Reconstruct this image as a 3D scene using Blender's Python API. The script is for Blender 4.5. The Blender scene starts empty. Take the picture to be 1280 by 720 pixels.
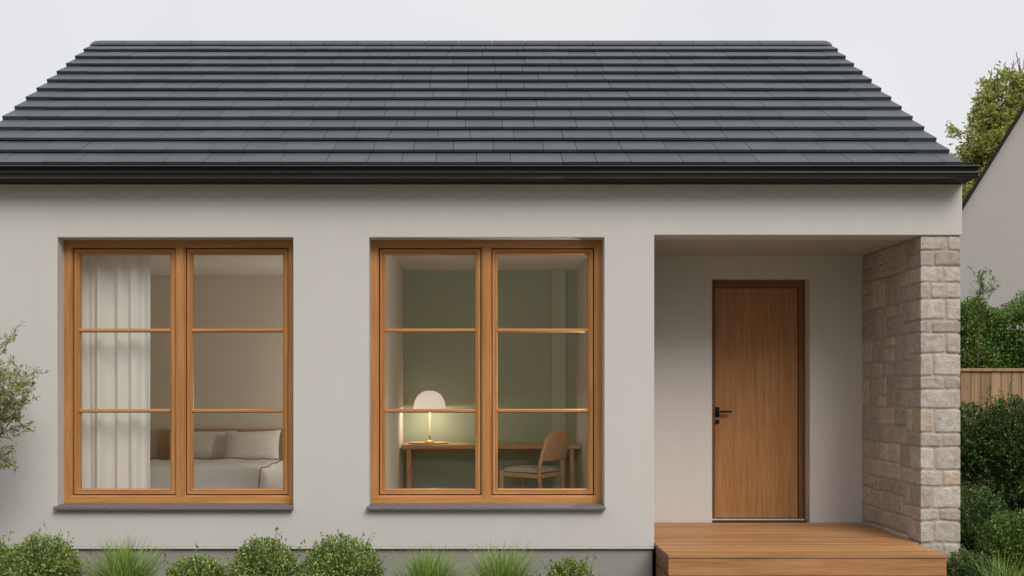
import bpy, bmesh, math, random
import numpy as np
from mathutils import Vector, noise as mnoise
R = math.radians
scene = bpy.context.scene
COL = scene.collection
HZ = 1.65                       # eye height above the ground

# ------------------------------------------------------------------ materials
def nm(name):
    m = bpy.data.materials.new(name); m.use_nodes = True
    nt = m.node_tree
    return m, nt, nt.nodes['Principled BSDF'], nt.nodes, nt.links
def ramp(nodes, stops):
    r = nodes.new('ShaderNodeValToRGB')
    e = r.color_ramp.elements
    while len(e) > 1: e.remove(e[-1])
    e[0].position = stops[0][0]; e[0].color = (*stops[0][1], 1)
    for p, c in stops[1:]:
        x = e.new(p); x.color = (*c, 1)
    return r
def coords(nodes, links, scale=(1,1,1), loc=(0,0,0), rot=(0,0,0)):
    tc = nodes.new('ShaderNodeTexCoord'); mp = nodes.new('ShaderNodeMapping')
    mp.inputs['Scale'].default_value = scale; mp.inputs['Location'].default_value = loc
    mp.inputs['Rotation'].default_value = rot
    links.new(tc.outputs['Object'], mp.inputs['Vector'])
    return mp
def noi(nodes, links, vec, scale, detail=4, rough=.55, dist=0):
    n = nodes.new('ShaderNodeTexNoise')
    n.inputs['Scale'].default_value = scale; n.inputs['Detail'].default_value = detail
    n.inputs['Roughness'].default_value = rough; n.inputs['Distortion'].default_value = dist
    links.new(vec.outputs[0], n.inputs['Vector'])
    return n
def bump(nodes, links, bs, h, strength, dist):
    b = nodes.new('ShaderNodeBump'); b.inputs['Strength'].default_value = strength
    b.inputs['Distance'].default_value = dist
    links.new(h, b.inputs['Height']); links.new(b.outputs[0], bs.inputs['Normal'])
    return b
def math_(nodes, links, op, a, b):
    m = nodes.new('ShaderNodeMath'); m.operation = op
    for i, v in enumerate((a, b)):
        if isinstance(v, (int, float)): m.inputs[i].default_value = v
        else: links.new(v, m.inputs[i])
    return m.outputs[0]
def plaster(name, c, var=.06, bs_=.35):
    m, nt, b, N, L = nm(name)
    v = coords(N, L)
    n1 = noi(N, L, v, .9, 5, .6); n2 = noi(N, L, v, 140, 3, .6); n3 = noi(N, L, v, 38, 3, .6)
    lo = tuple(x*(1-var) for x in c); hi = tuple(min(1, x*(1+var)) for x in c)
    r = ramp(N, [(.3, lo), (.7, hi)])
    ns = noi(N, L, coords(N, L, (7,7,.35)), 1, 4, .6)
    f = math_(N, L, 'ADD', math_(N, L, 'MULTIPLY', n1.outputs[0], .6), math_(N, L, 'MULTIPLY', n2.outputs[0], .15))
    f = math_(N, L, 'ADD', f, math_(N, L, 'MULTIPLY', ns.outputs[0], .25))
    L.new(f, r.inputs[0]); L.new(r.outputs[0], b.inputs['Base Color'])
    b.inputs['Roughness'].default_value = .92; b.inputs['Specular IOR Level'].default_value = .2
    h = math_(N, L, 'ADD', math_(N, L, 'MULTIPLY', n2.outputs[0], .5), n3.outputs[0])
    bump(N, L, b, h, bs_, .004)
    return m
def wood(name, axis, dark, mid, light, gs=1.0, rough=.5, spec=.35, island=.25):
    m, nt, b, N, L = nm(name)
    sc = [22*gs, 22*gs, 22*gs]; sc[axis] = 1.1*gs
    rnd = N.new('ShaderNodeNewGeometry')
    v = coords(N, L, tuple(sc))
    # shift the grain from member to member
    va = N.new('ShaderNodeVectorMath'); va.operation = 'ADD'
    mu = math_(N, L, 'MULTIPLY', rnd.outputs['Random Per Island'], 37.0)
    cb = N.new('ShaderNodeCombineXYZ'); L.new(mu, cb.inputs[0]); L.new(mu, cb.inputs[1]); L.new(mu, cb.inputs[2])
    L.new(v.outputs[0], va.inputs[0]); L.new(cb.outputs[0], va.inputs[1])
    n1 = noi(N, L, va, 1.0, 6, .65, .6); n2 = noi(N, L, va, 6.0, 3, .6)
    f = math_(N, L, 'ADD', math_(N, L, 'MULTIPLY', n1.outputs[0], .72), math_(N, L, 'MULTIPLY', n2.outputs[0], .28))
    f2 = math_(N, L, 'ADD', f, math_(N, L, 'MULTIPLY', math_(N, L, 'SUBTRACT', rnd.outputs['Random Per Island'], .5), island*.4))
    r = ramp(N, [(.32, dark), (.5, mid), (.68, light)])
    L.new(f2, r.inputs[0]); L.new(r.outputs[0], b.inputs['Base Color'])
    b.inputs['Roughness'].default_value = rough; b.inputs['Specular IOR Level'].default_value = spec
    bump(N, L, b, f, .18, .002)
    return m
def leafmat(name, dark, mid, light, trans=.25, rough=.5):
    m, nt, b, N, L = nm(name)
    g = N.new('ShaderNodeNewGeometry')
    v = coords(N, L); n = noi(N, L, v, 5.0, 2)
    f = math_(N, L, 'ADD', math_(N, L, 'MULTIPLY', g.outputs['Random Per Island'], .6), math_(N, L, 'MULTIPLY', n.outputs[0], .4))
    r = ramp(N, [(.15, dark), (.5, mid), (.85, light)])
    L.new(f, r.inputs[0]); L.new(r.outputs[0], b.inputs['Base Color'])
    b.inputs['Roughness'].default_value = rough; b.inputs['Specular IOR Level'].default_value = .3
    t = N.new('ShaderNodeBsdfTranslucent'); L.new(r.outputs[0], t.inputs[0])
    mx = N.new('ShaderNodeMixShader'); mx.inputs[0].default_value = trans
    L.new(b.outputs[0], mx.inputs[1]); L.new(t.outputs[0], mx.inputs[2])
    L.new(mx.outputs[0], N['Material Output'].inputs[0])
    return m
def plain(name, c, rough=.6, spec=.4, metal=0, var=.1, ns=12, bs_=.0):
    m, nt, b, N, L = nm(name)
    v = coords(N, L); n = noi(N, L, v, ns, 4)
    r = ramp(N, [(.3, tuple(x*(1-var) for x in c)), (.7, tuple(min(1, x*(1+var)) for x in c))])
    L.new(n.outputs[0], r.inputs[0]); L.new(r.outputs[0], b.inputs['Base Color'])
    b.inputs['Roughness'].default_value = rough; b.inputs['Specular IOR Level'].default_value = spec
    b.inputs['Metallic'].default_value = metal
    if bs_: bump(N, L, b, n.outputs[0], bs_, .004)
    return m

M = {}
M['render'] = plaster('facade_render', (.595,.567,.533), .04, .4)
M['plinth'] = plaster('plinth_render', (.31,.295,.265), .08)
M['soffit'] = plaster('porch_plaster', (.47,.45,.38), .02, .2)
M['bed_wall'] = plaster('bedroom_paint', (.76,.70,.60), .02, .1)
M['bed_ceiling'] = plaster('ceiling_paint', (.78,.73,.65), .02, .1)
M['green_wall'] = plaster('green_paint', (.38,.44,.33), .02, .1)
M['pale_green'] = plaster('pale_green_strip', (.46,.50,.40), .02, .1)
M['pale_wall'] = plaster('pale_paint', (.72,.68,.60), .02, .1)
M['floor'] = wood('interior_oak_floor', 1, (.25,.15,.08), (.35,.22,.12), (.42,.28,.16))
M['neighbour'] = plaster('neighbour_render', (.50,.465,.425), .04)
M['mortar'] = plain('mortar', (.42,.38,.33), .95, .1, 0, .15, 60)
FW = ((.37,.16,.048), (.49,.225,.073), (.60,.30,.108))
M['frame_v'] = wood('window_wood_upright', 2, *FW, gs=1.4, rough=.42)
M['frame_h'] = wood('window_wood_level', 0, *FW, gs=1.4, rough=.42)
M['seal'] = plain('black_seal', (.015,.012,.01), .7)
M['door'] = wood('door_oak_veneer', 2, (.25,.108,.034), (.35,.160,.054), (.43,.215,.080), gs=1.5, rough=.48)
M['door_frame'] = wood('door_frame_oak', 2, (.12,.05,.018), (.17,.075,.028), (.22,.10,.038), gs=1.5, rough=.5)
M['deck'] = wood('deck_boards', 0, (.29,.13,.048), (.43,.212,.083), (.54,.295,.13), gs=.9, rough=.55, island=.4)
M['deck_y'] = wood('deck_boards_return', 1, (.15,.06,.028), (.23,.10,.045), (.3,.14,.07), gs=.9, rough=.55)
M['sill'] = plain('slate_sill', (.15,.145,.145), .5, .4, 0, .12, 30, .1)
M['gutter'] = plain('dark_metal_gutter', (.020,.021,.021), .28, .7, 0, .1)
M['black'] = plain('black_metal', (.015,.013,.012), .35, .5, .6)
M['fascia'] = plain('black_fascia', (.012,.012,.010), .6, .3)
M['steel'] = plain('threshold_steel', (.35,.34,.33), .4, .5, .8)
M['brass'] = plain('brass', (.55,.36,.16), .4, .5, .3)
M['furn'] = wood('furniture_oak', 0, (.40,.23,.10), (.52,.32,.15), (.62,.40,.21), gs=1.2, rough=.5)
M['furn_v'] = wood('furniture_oak_upright', 2, (.36,.20,.09), (.48,.29,.14), (.58,.37,.20), gs=1.2, rough=.5)
M['linen'] = plain('bed_linen', (.66,.64,.62), .95, .1, 0, .04, 30, .15)
M['pillow'] = plain('pillow_cotton', (.74,.71,.68), .95, .1, 0, .04, 30, .15)
M['cushion'] = plain('grey_seat_fabric', (.40,.37,.32), .95, .1, 0, .08, 90, .2)
M['fence'] = wood('cedar_fence', 2, (.26,.158,.080), (.38,.24,.128), (.46,.31,.175), gs=.8, rough=.75, island=.7)
M['bark'] = plain('bark', (.10,.07,.045), .9, .1, 0, .4, 20, .6)
M['greybark'] = plain('grey_bark', (.16,.13,.09), .9, .1, 0, .3, 30, .6)
M['box_leaf'] = leafmat('box_leaves', (.06,.10,.02), (.22,.32,.065), (.48,.57,.19))
M['dark_leaf'] = leafmat('dark_shrub_leaves', (.02,.045,.014), (.08,.145,.036), (.21,.31,.09))
M['laurel'] = leafmat('bright_hedge_leaves', (.03,.07,.014), (.13,.23,.042), (.31,.44,.10))
M['olive_leaf'] = leafmat('olive_leaves', (.11,.14,.04), (.31,.35,.13), (.54,.57,.28))
M['tree_leaf'] = leafmat('tree_leaves', (.20,.23,.04), (.46,.49,.13), (.70,.70,.28), .55)
M['grass_leaf'] = leafmat('grass_blades', (.10,.18,.025), (.27,.41,.08), (.52,.62,.22), .35)

# sheer curtain
m, nt, b, N, L = nm('curtain_cloth')
v = coords(N, L, (1,1,1)); n = noi(N, L, v, 260, 2)
r = ramp(N, [(.3, (.84,.80,.75)), (.7, (.93,.90,.86))]); L.new(n.outputs[0], r.inputs[0]); L.new(r.outputs[0], b.inputs['Base Color'])
b.inputs['Roughness'].default_value = .95
t = N.new('ShaderNodeBsdfTranslucent'); L.new(r.outputs[0], t.inputs[0])
mx = N.new('ShaderNodeMixShader'); mx.inputs[0].default_value = .3
L.new(b.outputs[0], mx.inputs[1]); L.new(t.outputs[0], mx.inputs[2]); L.new(mx.outputs[0], N['Material Output'].inputs[0])
M['curtain'] = m
# glass
m, nt, b, N, L = nm('window_glass')
N.remove(b)
tr = N.new('ShaderNodeBsdfTransparent'); tr.inputs[0].default_value = (.95,.96,.95,1)
gl = N.new('ShaderNodeBsdfGlossy'); gl.inputs['Roughness'].default_value = .01
fr = N.new('ShaderNodeLayerWeight'); fr.inputs[0].default_value = .5
fs = math_(N, L, 'ADD', math_(N, L, 'MULTIPLY', math_(N, L, 'POWER', fr.outputs['Facing'], 5.0), .85), .06)
mx = N.new('ShaderNodeMixShader'); L.new(fs, mx.inputs[0])
L.new(tr.outputs[0], mx.inputs[1]); L.new(gl.outputs[0], mx.inputs[2]); L.new(mx.outputs[0], N['Material Output'].inputs[0])
M['glass'] = m
# lit lamp shade
m, nt, b, N, L = nm('opal_lamp_shade')
v = coords(N, L); sp = N.new('ShaderNodeSeparateXYZ'); L.new(v.outputs[0], sp.inputs[0])
b.inputs['Base Color'].default_value = (.85,.78,.72,1); b.inputs['Roughness'].default_value = .35
b.inputs['Emission Color'].default_value = (1,.84,.70,1); b.inputs['Emission Strength'].default_value = .52
M['shade'] = m
# roof slates
m, nt, b, N, L = nm('roof_slates')
g = N.new('ShaderNodeNewGeometry'); v = coords(N, L)
n = noi(N, L, v, 7, 5, .6); n2 = noi(N, L, coords(N, L, (18,60,60)), 1, 5, .6)
f = math_(N, L, 'ADD', math_(N, L, 'MULTIPLY', g.outputs['Random Per Island'], .22), math_(N, L, 'MULTIPLY', n.outputs[0], .5))
f = math_(N, L, 'ADD', f, math_(N, L, 'MULTIPLY', n2.outputs[0], .25))
r = ramp(N, [(.25, (.054,.062,.070)), (.5, (.070,.079,.088)), (.75, (.089,.099,.109))])
L.new(f, r.inputs[0]); L.new(r.outputs[0], b.inputs['Base Color'])
b.inputs['Roughness'].default_value = .55; b.inputs['Specular IOR Level'].default_value = .35
bump(N, L, b, n2.outputs[0], .4, .004)
M['slate'] = m
# stones: one tint per stone from a colour attribute
m, nt, b, N, L = nm('ashlar_stone')
a = N.new('ShaderNodeAttribute'); a.attribute_name = 'tint'
v = coords(N, L); n = noi(N, L, v, 22, 7, .7); n2 = noi(N, L, v, 90, 4, .7)
r = ramp(N, [(.25, (.62,.60,.58)), (.55, (.98,.98,.98)), (.8, (1.25,1.22,1.18))])
L.new(n.outputs[0], r.inputs[0])
mul = N.new('ShaderNodeMixRGB'); mul.blend_type = 'MULTIPLY'; mul.inputs[0].default_value = 1
L.new(a.outputs['Color'], mul.inputs[1]); L.new(r.outputs[0], mul.inputs[2]); L.new(mul.outputs[0], b.inputs['Base Color'])
b.inputs['Roughness'].default_value = .93; b.inputs['Specular IOR Level'].default_value = .15
h = math_(N, L, 'ADD', n.outputs[0], math_(N, L, 'MULTIPLY', n2.outputs[0], .45))
bump(N, L, b, h, .9, .016)
M['stone'] = m
# ground
m, nt, b, N, L = nm('garden_ground')
v = coords(N, L); n = noi(N, L, v, .5, 5); n2 = noi(N, L, v, 30, 4)
f = math_(N, L, 'ADD', math_(N, L, 'MULTIPLY', n.outputs[0], .5), math_(N, L, 'MULTIPLY', n2.outputs[0], .5))
r = ramp(N, [(.3, (.05,.075,.02)), (.7, (.11,.13,.045))]); L.new(f, r.inputs[0]); L.new(r.outputs[0], b.inputs['Base Color'])
b.inputs['Roughness'].default_value = 1; bump(N, L, b, n2.outputs[0], .8, .03)
M['ground'] = m
m, nt, b, N, L = nm('bark_mulch')
v = coords(N, L); vo = N.new('ShaderNodeTexVoronoi'); vo.inputs['Scale'].default_value = 38; L.new(v.outputs[0], vo.inputs['Vector'])
r = ramp(N, [(.1, (.03,.02,.012)), (.8, (.11,.075,.045))]); L.new(vo.outputs['Color'], r.inputs[0]); L.new(r.outputs[0], b.inputs['Base Color'])
b.inputs['Roughness'].default_value = 1; bump(N, L, b, vo.outputs['Distance'], 1, .02)
M['mulch'] = m
M['paving'] = plain('pale_paving', (.20,.185,.165), .9, .2, 0, .12, 4, .1)

# ------------------------------------------------------------------ mesh helpers
class MB:
    def __init__(s): s.v = []; s.f = []; s.mi = []; s.sm = []
    def quad(s, pts, mi=0, smooth=False):
        i = len(s.v); s.v += [tuple(p) for p in pts]; s.f.append(tuple(range(i, i+len(pts)))); s.mi.append(mi); s.sm.append(smooth)
    def box(s, x0, x1, y0, y1, z0, z1, mi=0):
        i = len(s.v)
        s.v += [(x,y,z) for z in (z0,z1) for y in (y0,y1) for x in (x0,x1)]
        for f in ((0,2,3,1),(4,5,7,6),(0,1,5,4),(2,6,7,3),(0,4,6,2),(1,3,7,5)):
            s.f.append(tuple(i+k for k in f)); s.mi.append(mi); s.sm.append(False)
    def hexa(s, p, mi=0):      # p: 8 points, bottom 4 ccw then top 4 ccw
        i = len(s.v); s.v += [tuple(q) for q in p]
        for f in ((3,2,1,0),(4,5,6,7),(0,1,5,4),(1,2,6,5),(2,3,7,6),(3,0,4,7)):
            s.f.append(tuple(i+k for k in f)); s.mi.append(mi); s.sm.append(False)
    def tube(s, pts, rads, seg=8, mi=0, cap=True):
        n = len(pts); base = len(s.v)
        for k in range(n):
            a = Vector(pts[max(k-1,0)]); b = Vector(pts[min(k+1,n-1)])
            d = (b-a).normalized() if (b-a).length > 1e-9 else Vector((0,0,1))
            u = d.cross(Vector((0,0,1)) if abs(d.z) < .9 else Vector((1,0,0))).normalized(); w = d.cross(u)
            for j in range(seg):
                t = 2*math.pi*j/seg
                s.v.append(tuple(Vector(pts[k]) + (u*math.cos(t)+w*math.sin(t))*rads[k]))
        for k in range(n-1):
            for j in range(seg):
                a = base+k*seg+j; b = base+k*seg+(j+1)%seg
                s.f.append((a,b,b+seg,a+seg)); s.mi.append(mi); s.sm.append(seg > 4)
        if cap:
            s.f.append(tuple(base+j for j in range(seg))[::-1]); s.mi.append(mi); s.sm.append(False)
            s.f.append(tuple(base+(n-1)*seg+j for j in range(seg))); s.mi.append(mi); s.sm.append(False)
    def lathe(s, prof, cx, cy, seg=40, mi=0):
        base = len(s.v)
        for (r_, z) in prof:
            for j in range(seg):
                t = 2*math.pi*j/seg; s.v.append((cx+r_*math.cos(t), cy+r_*math.sin(t), z))
        for k in range(len(prof)-1):
            for j in range(seg):
                a = base+k*seg+j; b = base+k*seg+(j+1)%seg
                s.f.append((a,b,b+seg,a+seg)); s.mi.append(mi); s.sm.append(True)
WP = {}                       # world position of roots and their parts
def obj(name, mb, mats, parent=None, bevel=0, seg=2, subsurf=0, loc=None, recalc=True):
    off = Vector(WP.get(parent.as_pointer(), (0,0,0))) if parent else Vector(loc or (0,0,0))
    me = bpy.data.meshes.new(name)
    me.from_pydata([(x-off.x, y-off.y, z-off.z) for x,y,z in mb.v], [], mb.f)
    if not isinstance(mats, (list, tuple)): mats = [mats]
    for q in mats: me.materials.append(q)
    me.polygons.foreach_set('material_index', mb.mi); me.polygons.foreach_set('use_smooth', mb.sm)
    if recalc:
        bm = bmesh.new(); bm.from_mesh(me); bmesh.ops.recalc_face_normals(bm, faces=bm.faces); bm.to_mesh(me); bm.free()
    me.update()
    o = bpy.data.objects.new(name, me); COL.objects.link(o)
    if parent: o.parent = parent
    else: o.location = off
    WP[o.as_pointer()] = tuple(off)
    if bevel:
        bv = o.modifiers.new('bevel', 'BEVEL'); bv.width = bevel; bv.segments = seg; bv.limit_method = 'ANGLE'; bv.angle_limit = R(35)
        bv.harden_normals = False
    if subsurf:
        ss = o.modifiers.new('subdivision', 'SUBSURF'); ss.levels = ss.render_levels = subsurf
    return o
def thing(name, label, cat, loc=(0,0,0), group=None):
    o = bpy.data.objects.new(name, None); COL.objects.link(o); o.location = loc; o.empty_display_size = .2
    WP[o.as_pointer()] = tuple(loc); tag(o, label, cat, group); return o
def tag(o, label=None, cat=None, group=None, kind=None):
    if label: o['label'] = label
    if cat: o['category'] = cat
    if group: o['group'] = group
    if kind: o['kind'] = kind
    return o

def wall_grid(xs, zs, y0, y1, skip):
    """slab from y0 (front) to y1 made of shared-vertex cells; skip(xc,zc) -> True where open"""
    bm = bmesh.new(); V = {}
    def vv(i, j, k):
        if (i,j,k) not in V: V[(i,j,k)] = bm.verts.new((xs[i], (y0,y1)[k], zs[j]))
        return V[(i,j,k)]
    nx, nz = len(xs)-1, len(zs)-1
    solid = lambda i, j: 0 <= i < nx and 0 <= j < nz and not skip((xs[i]+xs[i+1])/2, (zs[j]+zs[j+1])/2)
    for i in range(nx):
        for j in range(nz):
            if not solid(i,j): continue
            bm.faces.new([vv(i,j,0), vv(i+1,j,0), vv(i+1,j+1,0), vv(i,j+1,0)])
            bm.faces.new([vv(i,j,1), vv(i,j+1,1), vv(i+1,j+1,1), vv(i+1,j,1)])
            if not solid(i-1,j): bm.faces.new([vv(i,j,0), vv(i,j+1,0), vv(i,j+1,1), vv(i,j,1)])
            if not solid(i+1,j): bm.faces.new([vv(i+1,j,0), vv(i+1,j,1), vv(i+1,j+1,1), vv(i+1,j+1,0)])
            if not solid(i,j-1): bm.faces.new([vv(i,j,0), vv(i,j,1), vv(i+1,j,1), vv(i+1,j,0)])
            if not solid(i,j+1): bm.faces.new([vv(i,j+1,0), vv(i+1,j+1,0), vv(i+1,j+1,1), vv(i,j+1,1)])
    bmesh.ops.recalc_face_normals(bm, faces=bm.faces)
    mb = MB(); bm.verts.index_update()
    mb.v = [tuple(v.co) for v in bm.verts]; mb.f = [tuple(v.index for v in f.verts) for f in bm.faces]
    mb.mi = [0]*len(mb.f); mb.sm = [False]*len(mb.f); bm.free()
    return mb
def ring(mb, x0, x1, z0, z1, prof, mv=0, mh=1, seg=True):
    """mitred frame: prof = closed list of (inset, y) swept round the rectangle"""
    n = len(prof)
    cor = [(x0,z0,1,1),(x1,z0,-1,1),(x1,z1,-1,-1),(x0,z1,1,-1)]
    for c in range(4):
        a = cor[c]; b = cor[(c+1)%4]; base = len(mb.v)
        for (cx,cz,sx,sz) in (a, b):
            for (ins, y) in prof: mb.v.append((cx+sx*ins, y, cz+sz*ins))
        mat = mh if c in (0,2) else mv
        for k in range(n):
            k2 = (k+1)%n
            mb.f.append((base+k, base+k2, base+n+k2, base+n+k)); mb.mi.append(mat); mb.sm.append(False)

# ------------------------------------------------------------------ ground
mb = MB(); mb.quad([(-200,-200,0),(200,-200,0),(200,300,0),(-200,300,0)])
tag(obj('ground', mb, M['ground']), kind='structure')
mb = MB(); mb.quad([(-6,-1.35,.004),(1.25,-1.35,.004),(1.25,.3,.004),(-6,.3,.004)]); mb.quad([(3.36,-1.6,.004),(12,-1.6,.004),(12,7,.004),(3.36,7,.004)])
tag(obj('planting_bed', mb, M['mulch']), kind='structure')
mb = MB(); mb.quad([(-30,-9.5,.004),(30,-9.5,.004),(30,-2.1,.004),(-30,-2.1,.004)]); mb.quad([(1.3,-2.09,.004),(3.3,-2.09,.004),(3.3,-.4,.004),(1.3,-.4,.004)])
tag(obj('path', mb, M['paving']), kind='structure')

# ------------------------------------------------------------------ the house
HOUSE = thing('house', 'single storey house in pale render with dark slate roof and recessed stone porch', 'house')
XL, XR = -3.95, 3.657
PX0, PX1 = 1.341, 3.338          # porch opening
ZP = 2.793                       # porch soffit
ZW = 3.178                       # wall head
ZB = .447                        # top of plinth
W1 = (-3.148, -1.376); W2 = (-.804, .964); WZ0, WZ1 = .745, 2.775
DY = 1.23                        # porch depth
DZ = .478                        # deck level
DX0, DX1, DZ1 = 2.049, 2.896, 2.592
def skip(x, z):
    if W1[0] < x < W1[1] and WZ0 < z < WZ1: return True
    if W2[0] < x < W2[1] and WZ0 < z < WZ1: return True
    return x > PX0 and z < ZP
obj('front_wall', wall_grid([XL, W1[0], W1[1], W2[0], W2[1], PX0, XR], [ZB, WZ0, WZ1, ZP, ZW], 0, .25, skip), M['render'], HOUSE, bevel=.007, seg=3)
skip2 = lambda x, z: DX0 < x < DX1 and z < DZ1
obj('porch_wall', wall_grid([PX0+.001, DX0, DX1, PX1+.02], [.2, DZ1, ZP+.05], DY, DY+.22, skip2), M['render'], HOUSE, bevel=.005)
mb = MB(); mb.box(PX0-.249, PX0-.001, .251, DY+.22, .2, ZP+.04); obj('porch_return_wall', mb, M['render'], HOUSE, bevel=.005)
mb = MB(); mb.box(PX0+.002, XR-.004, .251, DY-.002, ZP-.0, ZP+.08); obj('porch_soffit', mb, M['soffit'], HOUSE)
# plinth
mb = MB(); mb.box(XL+.03, PX0-.01, .022, .24, 0, ZB-.001); obj('plinth', mb, M['plinth'], HOUSE, bevel=.004)
mb = MB(); mb.box(XL+.002, PX0-.001, -.006, .02, ZB-.012, ZB-.0005); obj('drip_edge', mb, plain('drip_bead', (.62,.59,.54), .8), HOUSE, bevel=.002)
# side and rear walls with gables
def gable(x0, x1, name):
    mb = MB(); YB = 5.42
    p = [(.252,0), (YB,0), (YB,ZW), (.252,ZW)]
    mb.hexa([(x0,.252,0),(x1,.252,0),(x1,YB,0),(x0,YB,0),(x0,.252,ZW),(x1,.252,ZW),(x1,YB,ZW),(x0,YB,ZW)])
    gx0, gx1 = (x0+.002, x1-.12) if x1 > 0 else (x0+.12, x1-.002)
    t = .635
    a = (.0, ZW+.001); b2 = (5.42, ZW+.001); c = (2.71, ZW+.001+2.71*t)
    i = len(mb.v); mb.v += [(gx0,*a),(gx0,*b2),(gx0,*c),(gx1,*a),(gx1,*b2),(gx1,*c)]
    for f in ((0,2,1),(3,4,5),(0,1,4,3),(1,2,5,4),(2,0,3,5)): mb.f.append(tuple(i+k for k in f)); mb.mi.append(0); mb.sm.append(False)
    obj(name, mb, M['render'], HOUSE)
gable(XL, XL+.2, 'side_wall')
# right side: starts behind the stone pier
mb = MB(); mb.box(XR-.22, XR-.003, DY+.222, 5.42, 0, ZW-.002)
t = .635; i = len(mb.v); gx0, gx1 = XR-.3, XR-.11
mb.v += [(gx0,0,ZW+.001),(gx0,5.42,ZW+.001),(gx0,2.71,ZW+2.71*t),(gx1,0,ZW+.001),(gx1,5.42,ZW+.001),(gx1,2.71,ZW+2.71*t)]
for f in ((0,2,1),(3,4,5),(0,1,4,3),(1,2,5,4),(2,0,3,5)): mb.f.append(tuple(i+k for k in f)); mb.mi.append(0); mb.sm.append(False)
obj('side_wall', mb, M['render'], HOUSE)
mb = MB(); mb.box(XL+.001, XR-.001, 5.421, 5.62, 0, ZW); obj('rear_wall', mb, M['render'], HOUSE)

# --- stone pier and porch side wall
rows_px = [294,313,333,353,374,400,416,442,470,487,511,541,559,588,608,636,652,680,706,735,760]
splits  = [1185,1168,1180,1164,1183,1165,1183,1167,1181,1178,1169,1179,1169,1179,1166,1175,1168,1180,1167,1178]
rz = [HZ+(484-p)/166.25 for p in rows_px] ; rz[0] = ZP-.004; rz[-1] = 0
def stones():
    rnd = random.Random(5)
    mb = MB(); tints = []
    T = .014
    def stone(P, u0, u1, v0, v1, cl=False, cr=False, tint=None, jt=0, jb=0):
        """P(u,v,h) -> point; cl/cr: keep full relief at that end (outer corner)"""
        nu = max(6, int((u1-u0)/.013)); nv = max(6, int((v1-v0)/.013)); base = len(mb.v)
        g = .0022; seed = rnd.random()*50
        a, b2 = (u0 if cl else u0+g), (u1 if cr else u1-g); c, d = v0+g, v1-g
        hh = rnd.uniform(.75, 1.0)*T; tl = rnd.uniform(-.004,.004)
        for i in range(nu+1):
            for j in range(nv+1):
                s, q = i/nu*2-1, j/nv*2-1
                # pack samples to the edges
                s = math.copysign(abs(s)**.75, s); q = math.copysign(abs(q)**.75, q)
                es = abs(s)**22 if not ((s < 0 and cl) or (s > 0 and cr)) else 0
                eq = abs(q)**16
                hgt = (1-es)*(1-eq)
                u = a+(b2-a)*(s+1)/2; v = c+(d-c)*(q+1)/2
                v += .010*mnoise.noise(Vector((u*5, v0*9, 1)))*(1 if q < 0 else 0) + .010*mnoise.noise(Vector((u*5, v1*9, 1)))*(1 if q > 0 else 0)
                # round the plan corners
                rc = max(0, abs(s)-.82)/.18*max(0, abs(q)-.75)/.25
                if not ((s < 0 and cl) or (s > 0 and cr)):
                    u -= math.copysign(.006*rc, s); v -= math.copysign(.006*rc, q)
                nz = mnoise.fractal(Vector((u*11+seed, v*11, seed)), 1, 2, 4)
                edge = 1-(abs(s)**6 if ((s<0 and cl) or (s>0 and cr)) else 0)
                h = hh*hgt if edge > .999 else (hh*edge + T*.8*(1-edge))*(1-eq)
                h += (.0050*nz+tl*.6*s)*(1-es)*(1-eq)*edge
                mb.v.append(P(u, v, h))
        for i in range(nu):
            for j in range(nv):
                k = base+i*(nv+1)+j; mb.f.append((k,k+nv+1,k+nv+2,k+1)); mb.mi.append(0); mb.sm.append(True)
        tints.extend([tint]*((nu+1)*(nv+1)))
    def tint_(warm=0):
        b2 = rnd.uniform(.42,.60); w = rnd.uniform(.0,1)
        c = (b2*1.05, b2*(.95-.02*w), b2*(.83-.06*w))
        if warm: c = (b2*1.08, b2*.90, b2*.70)
        return c
    K = T*.8
    front = lambda u, v, h: (u, .022-h, v)
    side  = lambda u, v, h: (PX1+.022-h, u, v)
    outer = lambda u, v, h: (XR-.022+h, u, v)
    x0, x1 = PX1+.022-K, XR-.022+K; y0 = .022-K
    ends = []
    for k in range(len(rz)-1):
        v1, v0 = rz[k], rz[k+1]; sx = (splits[k]-595)/166.25
        wl, wr = (k == 10), (k == 13)
        t1, t2 = tint_(wl), tint_(wr)
        if k == 6: wr = False
        if k == 9: stone(front, x0, x1, v0, v1, True, True, t1); t2 = t1
        else:
            stone(front, x0, sx, v0, v1, True, False, t1); stone(front, sx, x1, v0, v1, False, True, t2)
        # corner stones of the inner face, toothed, two rows to a group
        E = [.30,.42,.35,.25,.39][(k//2)%5]
        w = E if k%2 else E*[.5,.62][(k//2)%2]
        stone(side, y0, w, v0, v1, cl=True, tint=t1)
        if w < E: stone(side, w, E, v0, v1, tint=tint_())
        ends.append((v0, v1, E))
        u = y0; first = True
        while u < DY+.2:
            e = min(u+(rnd.uniform(.16,.42)), DY+.24)
            if DY+.24-e < .1: e = DY+.24
            stone(outer, u, e, v0, v1, cl=first, tint=t2 if first else tint_()); u = e; first = False
    # random coursed rubble on the rest of the inner face
    def cut(u0, u1, v0, v1):
        w, h = u1-u0, v1-v0
        if h > .26 or (h > .17 and w < h*1.2 and w > .1 and rnd.random() < .45):
            t = rnd.uniform(.36,.64); cut(u0, u1, v0, v0+h*t); cut(u0, u1, v0+h*t, v1)
        elif w > .46 or (w > .32 and rnd.random() < .5):
            t = rnd.uniform(.36,.64); cut(u0, u0+w*t, v0, v1); cut(u0+w*t, u1, v0, v1)
        else: stone(side, u0, u1, v0, v1, tint=tint_(rnd.random() < .03))
    for k in range(0, len(ends), 2):
        cut(ends[k][2], DY+.02, ends[min(k+1, len(ends)-1)][0], ends[k][1])
    return mb, tints
mb, tints = stones()
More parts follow.
